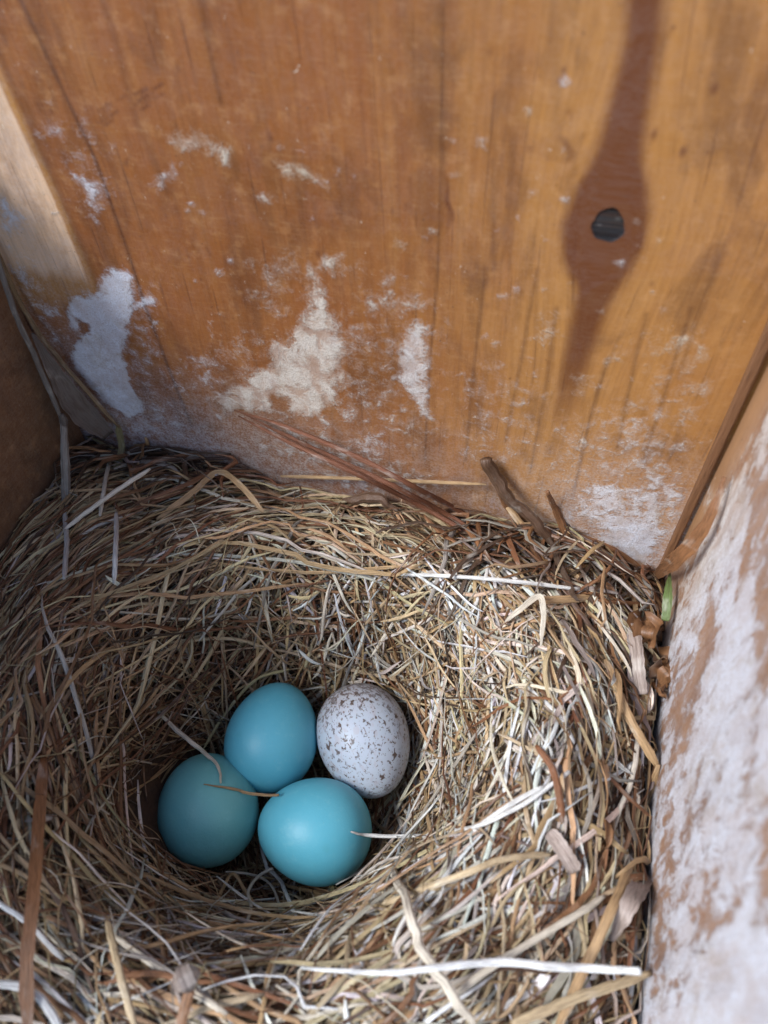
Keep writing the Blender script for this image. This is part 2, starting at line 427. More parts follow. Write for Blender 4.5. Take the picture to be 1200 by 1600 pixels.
    dark = dark + .22*np.exp(-(kr/1.9)**2)
    dark = np.minimum(dark + .09*np.sin(kr*7.5)*np.exp(-(kr-1.2)*.8)*(kr > 1.1)*(band > .3), .66)
    dark = np.maximum(dark, knot*1.1); dark = np.maximum(dark, crack*.7)
    # small brown marks
    def ring(c, rx, ry, s, wdt=.3):
        nonlocal dark
        q = toB([c])[0]; r = np.sqrt(((P[:, 0]-q[0])/rx)**2+((P[:, 1]-q[1])/ry)**2)
        a_ = np.arctan2(P[:, 1]-q[1], P[:, 0]-q[0]); r = r*(1+.10*np.sin(2*a_+.5)+.07*np.sin(5*a_)); brk = .55+.45*np.sin(a_*1.5+1.2)
        dark = np.maximum(dark, s*brk*np.exp(-((r-1)/wdt)**2)); dark = np.maximum(dark, s*.55*sst(1.1, .8, r))
    ring((668, 320), 2.7, 5.0, .62, .2)
    ring((860, 232), 2.2, 1.4, .5, .4)
    ring((318, 392), .9, .9, .4, .5)
    ring((835, 572), 3.4, 1.6, .25, .4)
    for k in range(26):
        a = rng.uniform(0, 1); x0 = 150+100*a+rng.uniform(-18, 18); y0 = 185-45*a+rng.uniform(-14, 14)
        f = blob(P, toB([(x0-9, y0+3), (x0+7, y0-7), (x0+12, y0-4), (x0-2, y0+6)]), .5, False)*rng.uniform(.35, .75)
        dark = np.maximum(dark, f)
    for pts in ([(190,255),(205,240),(200,262)], [(210,165),(240,140),(232,160)], [(884,175),(892,165),(894,185)]):
        dark = np.maximum(dark, .6*blob(P, toB(pts), .7, False))
    for k in range(70):
        x0 = rng.uniform(30, 1120); y0 = rng.uniform(20, 700); rr = rng.uniform(.15, .55)
        q = toB([(x0, y0)])[0]; dark = np.maximum(dark, rng.uniform(.25, .6)*np.exp(-((P[:, 0]-q[0])**2+((P[:, 1]-q[1])*.6)**2)/rr**2))
    line = np.zeros(N)
    for pts, wd, s in [([(15,-40),(62,60),(110,165),(150,250),(200,390),(225,470),(262,570),(300,665)], .22, .95),
                       ([(-10,60),(55,210),(100,320),(150,450)], .5, .45), ([(310,-30),(325,60),(345,160)], .3, .55),
                       ([(150,-30),(185,80),(215,190),(262,300)], .35, .4),
                       ([(693,-20),(691,250),(684,430),(672,560),(664,720)], .14, .7),
                       ([(862,-20),(872,200)], .5, .25), ([(760,420),(742,560),(728,720)], .2, .6),
                       ([(840,420),(815,560),(790,690)], .2, .55), ([(870,480),(852,620),(828,740)], .2, .55),
                       ([(950,560),(920,660),(895,780)], .2, .65), ([(1010,490),(985,600),(965,700)], .2, .5),
                       ([(1080,480),(1040,610),(1005,720)], .2, .55), ([(1130,380),(1090,500),(1060,590)], .25, .4),
                       ([(770,250),(772,420)], .25, .4), ([(800,200),(795,420)], .3, .3)]:
        line = np.maximum(line, s*np.exp(-(pdist(P, toB(pts))/(wd*1.45))**2))
    tx = P[:, 0]
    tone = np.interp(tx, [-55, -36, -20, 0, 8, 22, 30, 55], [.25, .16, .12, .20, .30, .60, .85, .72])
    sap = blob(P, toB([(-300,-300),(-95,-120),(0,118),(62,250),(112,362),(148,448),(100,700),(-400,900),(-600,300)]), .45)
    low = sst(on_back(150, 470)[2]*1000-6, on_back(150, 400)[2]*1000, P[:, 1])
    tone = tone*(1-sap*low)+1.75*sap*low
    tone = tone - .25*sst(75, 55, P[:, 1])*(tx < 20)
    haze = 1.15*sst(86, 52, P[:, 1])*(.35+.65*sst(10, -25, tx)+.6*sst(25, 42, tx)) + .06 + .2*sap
    haze = np.clip(haze, 0, 1)
    # the grain parts round the knot
    dx = P[:, 0]-kc[0]; dz = P[:, 1]-kc[1]
    g0 = P[:, 0] - 3.2*np.tanh(dx/3.)*np.exp(-(dx/10)**2-(dz/16)**2) + .8*np.sin(P[:, 1]*.035+1)
    gc = np.stack([g0, P[:, 1], V[:, 1]*1000], -1)
    return gc, np.stack([stain, np.clip(warm/wsum, 0, 1), tone], -1), np.stack([dark, line, haze], -1)

def right_fields(V):
    P = V[:, [1, 2]]*1000; N = len(P)
    # (y, z): whitewashed all over below the corner, bare wood where it flaked away
    stain = .72*sst(-3, -11, P[:, 0]) + .16*sst(-40, -66, P[:, 0])  # extra white towards the front paints in the brighter light
    top = blob(P, toR([(1050,820),(1120,700),(1190,560),(1260,450),(1260,540),(1168,680),(1118,780),(1080,870),(1045,890)]), 1.5)
    stain *= 1-.6*top
    for pts, s in [([(1085,700),(1100,800),(1080,940),(1060,1010),(1085,1000),(1120,850),(1140,760)], .3),
                   ([(1130,780),(1170,760),(1170,960),(1110,1200),(1080,1180),(1120,960)], .3),
                   ([(1140,1000),(1190,980),(1180,1180),(1120,1300),(1110,1180)], .25),
                   ([(1100,1480),(1200,1400),(1260,1700),(1050,1700),(1075,1560)], .42),  # lower patch whitened to paint in the brighter light
                   ([(1060,1220),(1072,1220),(1068,1275),(1055,1275)], .35)]:
        stain = stain + s*blob(P, toR(pts), 1.4)
    for pts, s in [([(1112,945),(1125,1000),(1105,1030),(1085,1060),(1092,1000)], .6),
                   ([(1180,740),(1215,720),(1200,830),(1165,830)], .5), ([(1160,850),(1180,860),(1150,930),(1140,910)], .5),
                   ([(1052,1030),(1085,1040),(1072,1180),(1045,1200)], .35), ([(1105,1395),(1150,1420),(1130,1470),(1085,1500),(1095,1440)], .55),
                   ([(1180,1320),(1230,1300),(1230,1500),(1180,1480)], .5), ([(1040,1290),(1060,1290),(1050,1500),(1020,1600),(1020,1400)], .3),
                   ([(1185,900),(1210,900),(1200,1050),(1175,1060)], .45)]:
        stain = stain - s*blob(P, toR(pts), 1.3)
    stain = np.clip(stain, 0, 1.3)
    warm = .05+.45*sst(-25, -5, P[:, 0])
    tone = np.full(N, .35) + .4*top
    g = np.stack([P[:, 0], P[:, 1], V[:, 0]*1000], -1)
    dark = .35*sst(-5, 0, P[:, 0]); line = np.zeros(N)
    haze = np.clip(.42*(1-top), 0, 1)
    # streaks run down the board
    gc = np.stack([P[:, 0]*1.0, P[:, 1]*.55, V[:, 0]*1000], -1)
    return gc, np.stack([stain, warm, tone], -1), np.stack([dark, line, haze], -1)

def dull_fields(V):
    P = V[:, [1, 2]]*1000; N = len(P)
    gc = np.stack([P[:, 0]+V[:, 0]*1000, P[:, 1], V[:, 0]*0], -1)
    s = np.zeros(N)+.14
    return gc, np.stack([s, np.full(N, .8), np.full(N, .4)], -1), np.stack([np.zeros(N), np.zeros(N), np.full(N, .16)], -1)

TOP = .152; TH = .019
box = tag(empty('wooden_nest_box', (0, YF/2, -.019)), 'open pine nest box with whitewashed board walls enclosing the grass nest', 'nest box')
def fixpar(o, par):
    o.parent = par; o.matrix_parent_inverse = Matrix.Translation(-par.location) ; return o
def keep(o, par):
    o.parent = par; o.matrix_parent_inverse = Matrix.Translation([-c for c in par.location]); return o
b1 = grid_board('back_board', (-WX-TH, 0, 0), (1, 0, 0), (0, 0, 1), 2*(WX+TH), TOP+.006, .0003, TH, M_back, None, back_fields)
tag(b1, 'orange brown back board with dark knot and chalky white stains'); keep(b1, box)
G = .0007
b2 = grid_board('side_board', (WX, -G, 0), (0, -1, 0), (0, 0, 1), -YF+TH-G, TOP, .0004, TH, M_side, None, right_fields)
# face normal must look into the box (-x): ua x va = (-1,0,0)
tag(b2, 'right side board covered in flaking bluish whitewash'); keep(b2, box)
b3 = grid_board('side_board', (-WX, YF-TH, 0), (0, 1, 0), (0, 0, 1), -YF+TH-G, .119, .0015, TH, M_dark, None, dull_fields)  # unseen top edge cut low to let light onto the back board
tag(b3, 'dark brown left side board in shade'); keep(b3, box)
b4 = grid_board('front_board', (WX-.0005, YF, 0), (-1, 0, 0), (0, 0, 1), 2*WX-.001, .062, .003, TH, M_side, None, dull_fields)
keep(b4, box)
def boxmesh(name, lo, hi, mat, par, bev=0.):
    lo = np.array(lo); hi = np.array(hi)
    V = np.array([[x, y, z] for z in (lo[2], hi[2]) for y in (lo[1], hi[1]) for x in (lo[0], hi[0])])
    F = np.array([[0, 2, 3, 1], [4, 5, 7, 6], [0, 1, 5, 4], [2, 6, 7, 3], [0, 4, 6, 2], [1, 3, 7, 5]])
    o = mesh_np(name, V, [F], mat, None, False)
    if bev:
        m = o.modifiers.new('b', 'BEVEL'); m.width = bev; m.segments = 3
    return keep(o, par)
boxmesh('floor_board', (-WX-TH, YF-TH, -.019), (WX+TH, TH, -.0003), M_rough, box)
# narrow dark wooden strip along the right-hand corner, tapering upwards
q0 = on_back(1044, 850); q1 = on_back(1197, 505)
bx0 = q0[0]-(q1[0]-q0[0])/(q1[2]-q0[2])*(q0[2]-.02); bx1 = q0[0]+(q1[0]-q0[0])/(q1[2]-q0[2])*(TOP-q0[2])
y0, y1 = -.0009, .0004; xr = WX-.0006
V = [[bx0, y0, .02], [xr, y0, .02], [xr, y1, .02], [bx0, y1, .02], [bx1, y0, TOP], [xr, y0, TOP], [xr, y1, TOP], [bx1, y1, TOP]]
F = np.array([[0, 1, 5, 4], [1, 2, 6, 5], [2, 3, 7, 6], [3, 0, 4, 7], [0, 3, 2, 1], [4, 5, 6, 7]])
bt = mesh_np('corner_strip', V, [F], M_strip, None, False)
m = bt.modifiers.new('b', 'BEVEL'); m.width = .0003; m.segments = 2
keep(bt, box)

# ---------------------------------------------------------------- eggs
def egg(name, px, py, z, L, Wd, axis_px, tilt, asym, mat, label, group=None):
    """axis_px: direction of the blunt end in the picture plane; tilt: blunt end raised"""
    c = on_z(px, py, z)
    a = np.array(axis_px, float); a3 = RM @ np.array([a[0], a[1], 0.]); a3[2] = 0; a3 /= np.linalg.norm(a3)
    a3 = a3*math.cos(tilt)+np.array([0, 0, 1])*math.sin(tilt)
    nu, nv = 72, 56
    th = np.linspace(0, math.pi, nv); V = []
    t = np.cos(th); r = np.sin(th)*(1+asym*t-.06*(1-t*t)*0)
    r = r/r.max()*Wd/2; zz = t*L/2
    ph = np.linspace(0, 2*math.pi, nu, endpoint=False)
    V = np.stack([np.outer(r, np.cos(ph)), np.outer(r, np.sin(ph)), np.outer(zz, np.ones(nu))], -1).reshape(-1, 3)
    i = np.arange(nu*nv).reshape(nv, nu); j = np.roll(i, -1, 1)
    F = np.stack([i[:-1], i[1:], j[1:], j[:-1]], -1)[1:-1].reshape(-1, 4)
    T1 = np.stack([i[1], j[1], np.full(nu, i[0, 0])], -1); T2 = np.stack([i[-2], np.full(nu, i[-1, 0]), j[-2]], -1)
    T1 = T1[:, [0, 1, 2]]
    o = mesh_np(name, V, [F, T1, T2], mat, None, True)
    o.matrix_world = Matrix.Translation(c) @ Vector(a3).to_track_quat('Z', 'Y').to_matrix().to_4x4()
    tag(o, label, 'egg', group)
    return c, a3, L/2, Wd/2
G1 = 'plain blue eggs in the cup'
EGGS = []
EGGS.append(egg('blue_egg', 426, 1150, .0300, .0196, .0164, (-.12, 1), .0, .10, M_blue, 'plain blue egg furthest back in the cup, touching the speckled egg', G1))
EGGS.append(egg('speckled_egg', 569, 1156, .0298, .0203, .0164, (-.28, -1), .1, .10, M_speck, 'whitish egg covered in small brown speckles, right of the blue eggs'))
EGGS.append(egg('blue_egg', 325, 1262, .0295, .0193, .0168, (.3, 1), .30, .08, M_blue_shaded, 'blue egg with painted-in shade at the left of the clutch with a thin stalk lying across it', G1))
EGGS.append(egg('blue_egg', 492, 1297, .0300, .0190, .0167, (1, .18), -.05, .10, M_blue, 'bright blue egg nearest the front with a pale straw tip over its right side', G1))
def egg_q(P, e):
    c, a, hl, hw = e; d = P-c; t = d@a; r2 = (d*d).sum(-1)-t*t
    return np.sqrt((t/hl)**2+np.maximum(r2, 0)/hw**2)

# ---------------------------------------------------------------- strands
KS = 6
def strand_arrays(P, Nr, wd, th, col, roll, twist, cup, cap=True):
    """P (N,S,3), Nr (N,S,3) surface normals, wd/th (N,S), col (N,3)"""
    N, Sg, _ = P.shape
    T = np.gradient(P, axis=1); T /= np.linalg.norm(T, axis=-1, keepdims=True)+1e-12
    B = np.cross(Nr, T); B /= np.linalg.norm(B, axis=-1, keepdims=True)+1e-12
    A = np.cross(T, B)
    rl = roll[:, None] + twist[:, None]*np.linspace(-.5, .5, Sg)[None]
    c, s = np.cos(rl)[..., None], np.sin(rl)[..., None]
    B2 = B*c+A*s; A2 = A*c-B*s
    ang = np.arange(KS)*2*math.pi/KS + math.pi/KS*0
    cc, ss = np.cos(ang), np.sin(ang)
    V = P[:, :, None] + B2[:, :, None]*(cc[None, None, :, None]*wd[:, :, None, None]*.5) \
        + A2[:, :, None]*((ss[None, None, :]*th[:, :, None]*.5 + (cc**2)[None, None]*cup[:, None, None]*wd[:, :, None])[..., None])
    L = np.concatenate([np.zeros((N, 1)), np.cumsum(np.linalg.norm(np.diff(P, axis=1), axis=-1), 1)], 1)*1000
    seed = rng.uniform(0, 10, N)
    suv = np.stack([np.repeat(L[:, :, None], KS, 2), np.broadcast_to((cc*wd.mean()*0+np.cos(ang)*1.0)[None, None], (N, Sg, KS)),
                    np.broadcast_to(seed[:, None, None], (N, Sg, KS))], -1)
    C = np.broadcast_to(col[:, None, None], (N, Sg, KS, 3))
    idx = np.arange(N*Sg*KS).reshape(N, Sg, KS); nx = np.roll(idx, -1, 2)
    F = np.stack([idx[:, :-1], nx[:, :-1], nx[:, 1:], idx[:, 1:]], -1).reshape(-1, 4)
    fs = [F]
    if cap: fs += [idx[:, 0, ::-1].reshape(-1, KS), idx[:, -1].reshape(-1, KS)]
    return V.reshape(-1, 3), fs, C.reshape(-1, 3), suv.reshape(-1, 3)
def strands_object(name, A, parent=None, sel=None):
    V, fs, C, U = A
    o = mesh_np(name, V, fs, M_straw, None, True)
    me = o.data; ev = np.empty(len(me.edges)*2, np.int32); me.edges.foreach_get('vertices', ev); ev = ev.reshape(-1, 2)
    if 'sharp_edge' not in me.attributes: me.attributes.new('sharp_edge', 'BOOLEAN', 'EDGE')
    me.attributes['sharp_edge'].data.foreach_set('value', np.abs(ev[:, 0]-ev[:, 1]) == KS)   # creases run along the blade
    attr_c(o, 'col', C); attr_v(o, 'suv', U)
    if parent: keep(o, parent)
    return o

PAL = {'tan': (.48, .305, .155), 'straw': (.63, .475, .285), 'pale': (.74, .65, .52), 'white': (.80, .78, .74), 'brown': (.225, .100, .042),
       'red': (.175, .070, .030), 'grey': (.36, .31, .27), 'dark': (.075, .040, .023), 'green': (.13, .19, .055), 'olive': (.33, .28, .14),
       'orange': (.28, .13, .055), 'mauve': (.27, .215, .185)}
def palette(names, probs, n):
    a = np.array([PAL[k] for k in names]); i = rng.choice(len(names), n, p=np.array(probs)/sum(probs))
    c = a[i]*rng.uniform(.72, 1.18, (n, 1)); return np.clip(c*rng.uniform(.93, 1.07, (n, 3)), .01, .9)

def walk(N, zone, Lr, offr, sig, Sg, stiff=.6, wob=.15, cv=6.):
    """strands laid along the wall of the cup.  zone(x,y)->weight"""
    x = []; y = []
    while len(x) < N:
        a = rng.uniform(-WX+.001, WX-.001, 4000); b_ = rng.uniform(YF+.004, -.001, 4000)
        k = rng.uniform(0, 1, 4000) < zone(a, b_)
        x += list(a[k]); y += list(b_[k])
    x = np.array(x[:N]); y = np.array(y[:N])
    L = rng.uniform(Lr[0], Lr[1], N); ds = L/(Sg-1)
    dev = rng.normal(0, sig, N); flip = rng.choice([0, math.pi], N)
    big = rng.uniform(0, 1, N) < .16; dev = np.where(big, rng.uniform(-1.5, 1.5, N), dev)
    curv = rng.normal(0, cv, N); kk = rng.randint(1, Sg-1, N); ka = np.where(rng.uniform(0, 1, N) < .18, rng.normal(0, .5, N), 0)
    def tang(x, y): return np.arctan2(y-CY, x-CX)+math.pi/2
    h = tang(x, y)+dev+flip
    half = Sg//2
    XY = np.zeros((N, Sg, 2)); XY[:, half] = np.stack([x, y], -1)
    for sgn in (1, -1):
        hx = h.copy(); px, py = x.copy(), y.copy(); t0 = tang(px, py)
        rngi = range(half+1, Sg) if sgn > 0 else range(half-1, -1, -1)
        for k in rngi:
            px = px+sgn*np.cos(hx)*ds; py = py+sgn*np.sin(hx)*ds
            t1 = tang(px, py); dt = (t1-t0+math.pi) % (2*math.pi)-math.pi; t0 = t1
            hx = hx + stiff*np.clip(dt, -.6, .6) + sgn*curv*ds + sgn*ka*(kk == k) + rng.normal(0, wob, N)*.5
            XY[:, k] = np.stack([px, py], -1)
    xm = np.where(XY[..., 1] < -.018, WX-.0026, WX-.0006) - rng.uniform(0, .0012, N)[:, None]
    X = np.clip(XY[..., 0], -WX+.0006, xm); Y = np.clip(XY[..., 1], YF+.0006, -.0008)
    off = rng.uniform(offr[0], offr[1], N)[:, None]
    arch = rng.normal(0, .0007, N)[:, None]*np.cos(np.linspace(-1.5, 1.5, Sg))[None] + rng.normal(0, .0006, N)[:, None]*np.linspace(-1, 1, Sg)[None]
    Nn = HN(X, Y)
    Z = H(X, Y)
    # stiff stalks do not follow every dip
    k = np.array([.25, .5, .25])
    for _ in range(2):
        Zp = np.concatenate([Z[:, :1], Z, Z[:, -1:]], 1); Z = k[0]*Zp[:, :-2]+k[1]*Zp[:, 1:-1]+k[2]*Zp[:, 2:]
    P = np.stack([X, Y, Z], -1) + Nn*(off+arch)[..., None]
    P[..., 0] = np.clip(P[..., 0], -WX+.0005, WX-.0005); P[..., 1] = np.clip(P[..., 1], YF+.0005, -.0007)
    return P, Nn
def keep_mask(P, clear=1.03):
    N, Sg, _ = P.shape; Q = P.reshape(-1, 3); bad = np.zeros(len(Q), bool)
    for e in EGGS:
        q = egg_q(Q, e); bad |= q < clear
        D = Q-e[0]; D2 = D.copy(); D2[:, 2] = 0
        # nothing above the eggs, seen from straight above or from the front
        bad |= (D[:, 2] > -.001) & (np.hypot(D[:, 0], D[:, 1]) < e[3]*1.0)
        v = CAM-Q; v /= np.linalg.norm(v, axis=1, keepdims=True); t = (e[0]-Q)@np.eye(3)
        along = -(D*v).sum(1)*-1
        perp = np.linalg.norm(D-(D*v).sum(1)[:, None]*v, axis=1)
        bad |= ((D*v).sum(1) > .0) & (perp < e[3]*1.0)
    return ~bad.reshape(N, Sg).any(1)

def taper(N, Sg, w, tip=.3, p=1.5):
    s = np.linspace(-1, 1, Sg); pr = tip+(1-tip)*(1-np.abs(s)**(2*p))
    a = rng.uniform(-.35, .35, (N, 1))
    return w[:, None]*pr[None]*(1+a*s[None])
def rr_(x, y): return np.hypot(x-CX, y-CY)
def z_all(x, y): return np.where((y > -.1), 1., .5)
def z_cup(x, y): return np.where(rr_(x, y) < .036, 1., .08)
def z_rim(x, y): return sst(.024, .034, rr_(x, y))
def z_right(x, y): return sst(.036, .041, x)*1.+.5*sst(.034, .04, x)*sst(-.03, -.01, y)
def z_left(x, y): return sst(-.018, -.034, x)
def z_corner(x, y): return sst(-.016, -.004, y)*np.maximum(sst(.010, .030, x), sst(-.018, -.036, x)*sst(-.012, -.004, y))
def z_back(x, y): return np.exp(-((x-.004)/.016)**2-((y+.020)/.009)**2)+.35*np.exp(-((x-.026)/.008)**2-((y+.036)/.018)**2)
def z_front(x, y): return sst(-.060, -.070, y)*sst(-.02, .0, x)
def z_rr(x, y): return sst(.012, .026, x)*sst(.052, .04, rr_(x, y))

nest = tag(empty('bird_nest', (0, CY, 0)), 'cup shaped nest woven from dry tan grass, filling the box and cradling four eggs', 'bird nest')
# matted core under the straw, coloured dark so the gaps look shaded
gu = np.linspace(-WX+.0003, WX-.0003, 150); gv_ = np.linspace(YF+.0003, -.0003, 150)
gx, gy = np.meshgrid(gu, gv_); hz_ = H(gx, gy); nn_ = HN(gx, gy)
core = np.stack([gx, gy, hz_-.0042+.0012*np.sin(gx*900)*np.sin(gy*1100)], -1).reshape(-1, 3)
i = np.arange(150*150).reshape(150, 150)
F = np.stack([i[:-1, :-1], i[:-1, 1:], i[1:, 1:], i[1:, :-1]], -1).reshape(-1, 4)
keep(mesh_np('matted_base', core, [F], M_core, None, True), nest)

groups = []
def add(N, zone, Lr, offr, sig, Sg, wr, thr, pal, pr, stiff=.6, wob=.15, cup=0., tw=.7, clear=1.03, tip=.4, cv=5.):
    P, Nn = walk(N, zone, Lr, offr, sig, Sg, stiff, wob, cv)
    k = keep_mask(P, clear); P = P[k]; Nn = Nn[k]; n = len(P)
    w = rng.uniform(wr[0], wr[1], n); t = w*rng.uniform(thr[0], thr[1], n)
    W = taper(n, Sg, w, tip); T = taper(n, Sg, t, .4)
    col = palette(pal, pr, n)
    groups.append(dict(P=P, Nr=Nn, wd=W, th=T, col=col, roll=rng.normal(0, .5, n), twist=rng.normal(0, tw, n), cup=np.full(n, cup)))
A_ = ['tan', 'straw', 'pale', 'brown', 'red', 'grey', 'dark', 'olive']
add(4600, z_all, (.012, .034), (-.0064, -.0026), .50, 9, (.0003, .0008), (.4, .9), A_, [1.8, .5, .1, 4.5, 2, .3, 5, .1])  # under layer, darkened to paint shade into the gaps
add(3200, z_cup, (.012, .032), (-.0036, .0007), .36, 10, (.0002, .0006), (.5, .9), A_, [4, 2.4, .9, 2.8, 1.1, .3, .8, .2], wob=.10)
add(2900, z_rim, (.014, .042), (-.0038, .0016), .26, 11, (.00025, .00072), (.3, .8), A_, [5, 4.2, 2.4, 2.2, .6, .3, .6, .2], wob=.05)
add(2000, z_left, (.018, .046), (-.0036, .0020), .22, 11, (.00025, .0007), (.3, .8), A_, [5, 1.6, .4, 4.5, 2.2, .1, 1.2, .2], wob=.05)  # browner straw, with the left side's shade also painted into the mix
add(3200, z_rr, (.007, .024), (-.0036, .0018), .34, 8, (.00025, .00075), (.3, .7), A_+['white'], [2.2, 3, 4.5, 1.8, .4, .9, .8, .1, 3.2], stiff=.3, wob=.02, cv=3.)  # whiter mix paints in the bright light on the right slope
add(1500, z_right, (.008, .026), (-.0052, .0022), .50, 9, (.0003, .0010), (.15, .45), A_+['mauve', 'white'], [2.6, 1.8, 2.2, 4, .8, 1.2, 3.2, .1, 1.0, .9], stiff=.2, cup=.15, tw=1.2, wob=.02, cv=2.5)  # darker, browner mix paints in shade along the right board
add(420, z_all, (.018, .046), (-.0004, .0016), .28, 12, (.0004, .0008), (.2, .5), A_, [5, 4, 2.2, 2.4, .5, .2, .2, .2], stiff=.45, cup=.1, wob=.03)
add(2400, z_all, (.003, .014), (-.0012, .0026), 1.1, 8, (.00009, .00022), (.8, 1.), A_, [4, 3, 2.5, 2, 1, .4, .2, .2], wob=.5, stiff=.1)
add(1500, z_front, (.010, .032), (-.0034, .0020), .28, 9, (.00025, .0008), (.25, .7), A_+['white'], [2.2, 3, 4.5, 1.8, .3, .8, .8, .1, 4.0], stiff=.4, wob=.02, cv=3.)  # whiter mix paints in the bright light at the front
add(600, z_corner, (.005, .022), (-.0020, .0052), .9, 8, (.0003, .0010), (.3, .7), A_+['mauve'], [1.2, .2, .1, 5, 1.2, 1.4, 4.5, .1, 1.4], stiff=.1, wob=.04, cv=3., tw=.6)  # corner litter, its dark mix also painting the shadow line by the boards
add(700, z_back, (.003, .009), (-.0014, .0016), .8, 6, (.0003, .0007), (.3, .6), A_+['white'], [2, 3, 4, 1.2, .3, .8, .3, .1, 3.], stiff=.1, wob=.05)
def cat(gs):
    S_ = {}
    out = [strand_arrays(**g) for g in gs]; V = []; F = {}; C = []; U = []; o = 0
    for v, fs, c, s in out:
        V.append(v); C.append(c); U.append(s)
        for f in fs: F.setdefault(f.shape[1], []).append(f+o)
        o += len(v)
    return np.concatenate(V), [np.concatenate(x) for x in F.values()], np.concatenate(C), np.concatenate(U)
# the hundred that show largest are parts of their own
cand = groups[6]
sz = (cand['wd'].mean(1)*np.linalg.norm(np.diff(cand['P'], axis=1), axis=-1).sum(1))/np.linalg.norm(cand['P'][:, 6]-CAM, axis=1)**2
def vis(P):
    c = (P-CAM)@RM; px = c[..., 0]/c[..., 2]*FPX+600; py = c[..., 1]/c[..., 2]*FPX+800
    return ((px > 0) & (px < 1200) & (py > 0) & (py < 1600)).mean(1) > .7
sz = sz*vis(cand['P'])
order = np.argsort(-sz); top = order[:100]; rest = order[100:]
for q in top:
    g = {k: v[q:q+1] for k, v in cand.items()}
    strands_object('grass_stalk', strand_arrays(**g), nest)
groups[6] = {k: v[rest] for k, v in cand.items()}
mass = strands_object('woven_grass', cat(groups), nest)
mass['kind'] = 'stuff'

# chaff: small husks and leaf flakes, mostly in the right-hand shelf
def flakes(N, zone, Lr, wr, pal, pr):
    P, Nn = walk(N, zone, Lr, (-.0006, .0016), 1.3, 7, .0, .25)
    k = keep_mask(P, 1.05); P = P[k]; Nn = Nn[k]; n = len(P)
    s = np.linspace(0, 1, 7); pr_ = np.sin(math.pi*np.clip(s*.94+.04, 0, 1))**.8
    w = rng.uniform(wr[0], wr[1], n)
    P[..., 2] += (rng.uniform(-.2, 1, n)[:, None]*s[None])*.0018
    return dict(P=P, Nr=Nn, wd=w[:, None]*pr_[None]+1e-5, th=(w*.12)[:, None]*np.ones(7)[None]*pr_[None]+1e-5, col=palette(pal, pr, n),
                roll=rng.uniform(-1.2, 1.2, n), twist=rng.normal(0, .8, n), cup=rng.uniform(.1, .35, n))
fl = [flakes(240, z_right, (.002, .006), (.0006, .0014), ['pale', 'white', 'tan', 'mauve', 'brown'], [3, 2.5, 2, 2, 2]),
      flakes(120, z_rim, (.002, .005), (.0004, .001), ['pale', 'tan', 'brown', 'straw'], [2, 2, 2, 2])]
ch = strands_object('grass_chaff', cat(fl), nest); ch['kind'] = 'stuff'

# ---------------------------------------------------------------- single loose pieces, each a thing of its own
def place(p):
    px, py = p[0], p[1]; off = p[2]/1000. if len(p) > 2 else .0008; m = p[3] if len(p) > 3 else 'n'
    if m == 'n': return on_nest(px, py, off+.0010)
    if m == 'b': return on_back(px, py, off)
    if m == 'r': return on_right(px, py, off)
    if m == 'l': return on_left(px, py, off)
    if m == 'e':
        w = ray(px, py); w = w/np.linalg.norm(w); t = .06
        while t < .2:
            P = CAM+w*t
            if min(egg_q(P[None], e)[0] for e in EGGS) < 1+off/.0083: return P
            t += .0001
        return on_nest(px, py, .0015)
    if m == 'z': return on_z(px, py, off)
def spline(C, n):
    C = np.array(C); 
    if len(C) == 2: C = np.array([C[0], (C[0]+C[1])/2, C[1]])
    E = np.concatenate([[2*C[0]-C[1]], C, [2*C[-1]-C[-2]]]); m = len(C)-1
    out = []
    for t in np.linspace(0, m-1e-6, n):
        k = int(t); f = t-k; a, b, c, d = E[k:k+4]
        out.append(.5*((2*b)+(c-a)*f+(2*a-5*b+4*c-d)*f*f+(3*b-a-3*c+d)*f**3))
    return np.array(out)
def piece(pts, w, flat=.7, col='straw', prof=None, roll=0., twist=.3, cup=0., n=26, wob=.00003, dim=1., raw=False):
    P = np.array(pts, float) if raw else spline([place(p) for p in pts], n)
    n = len(P)
    ph = rng.uniform(0, 6, 3)
    s = np.linspace(0, 1, n)
    L_ = np.linalg.norm(np.diff(P, axis=0), axis=1).sum()
    for c in range(3): P[:, c] += wob*(np.sin(s*L_*700+ph[c])+.6*np.sin(s*L_*1900+ph[c]*2))
    for e in EGGS:                                 # lie on the shells, not in them
        q_ = egg_q(P, e)[:, None]; P = np.where(q_ < 1.05, e[0]+(P-e[0])*1.05/q_, P)
    # keep clear of the boards
    P[:, 0] = np.clip(P[:, 0], -WX+.0004, WX-.0004); P[:, 1] = np.minimum(P[:, 1], -.0004)
    pr = np.interp(s, np.linspace(0, 1, len(prof)), prof) if prof else (.55+.45*np.minimum(1, np.minimum(s, 1-s)*9))
    pr = pr*(1+.06*np.sin(s*40+ph[0]))
    wd = w*pr/1000
    v = CAM-P.mean(0); v = v/np.linalg.norm(v)
    Nr = np.broadcast_to(v, (1, n, 3))
    c = np.array([PAL[col] if isinstance(col, str) else col])*dim
    return strand_arrays(P[None], Nr, wd[None], (wd*flat)[None], c, np.array([roll]), np.array([twist]), np.array([cup]))
def recenter(o):
    me = o.data; n = len(me.vertices); co = np.empty(n*3, np.float32); me.vertices.foreach_get('co', co); co = co.reshape(-1, 3)
    b = co.mean(0); b[2] = co[:, 2].min(); me.vertices.foreach_set('co', (co-b).ravel()); me.update(); o.location = b
    return o
def loose(name, label, cat_, pts, w, group=None, **kw):
    o = strands_object(name, piece(pts, w, **kw)); recenter(o); return tag(o, label, cat_, group)

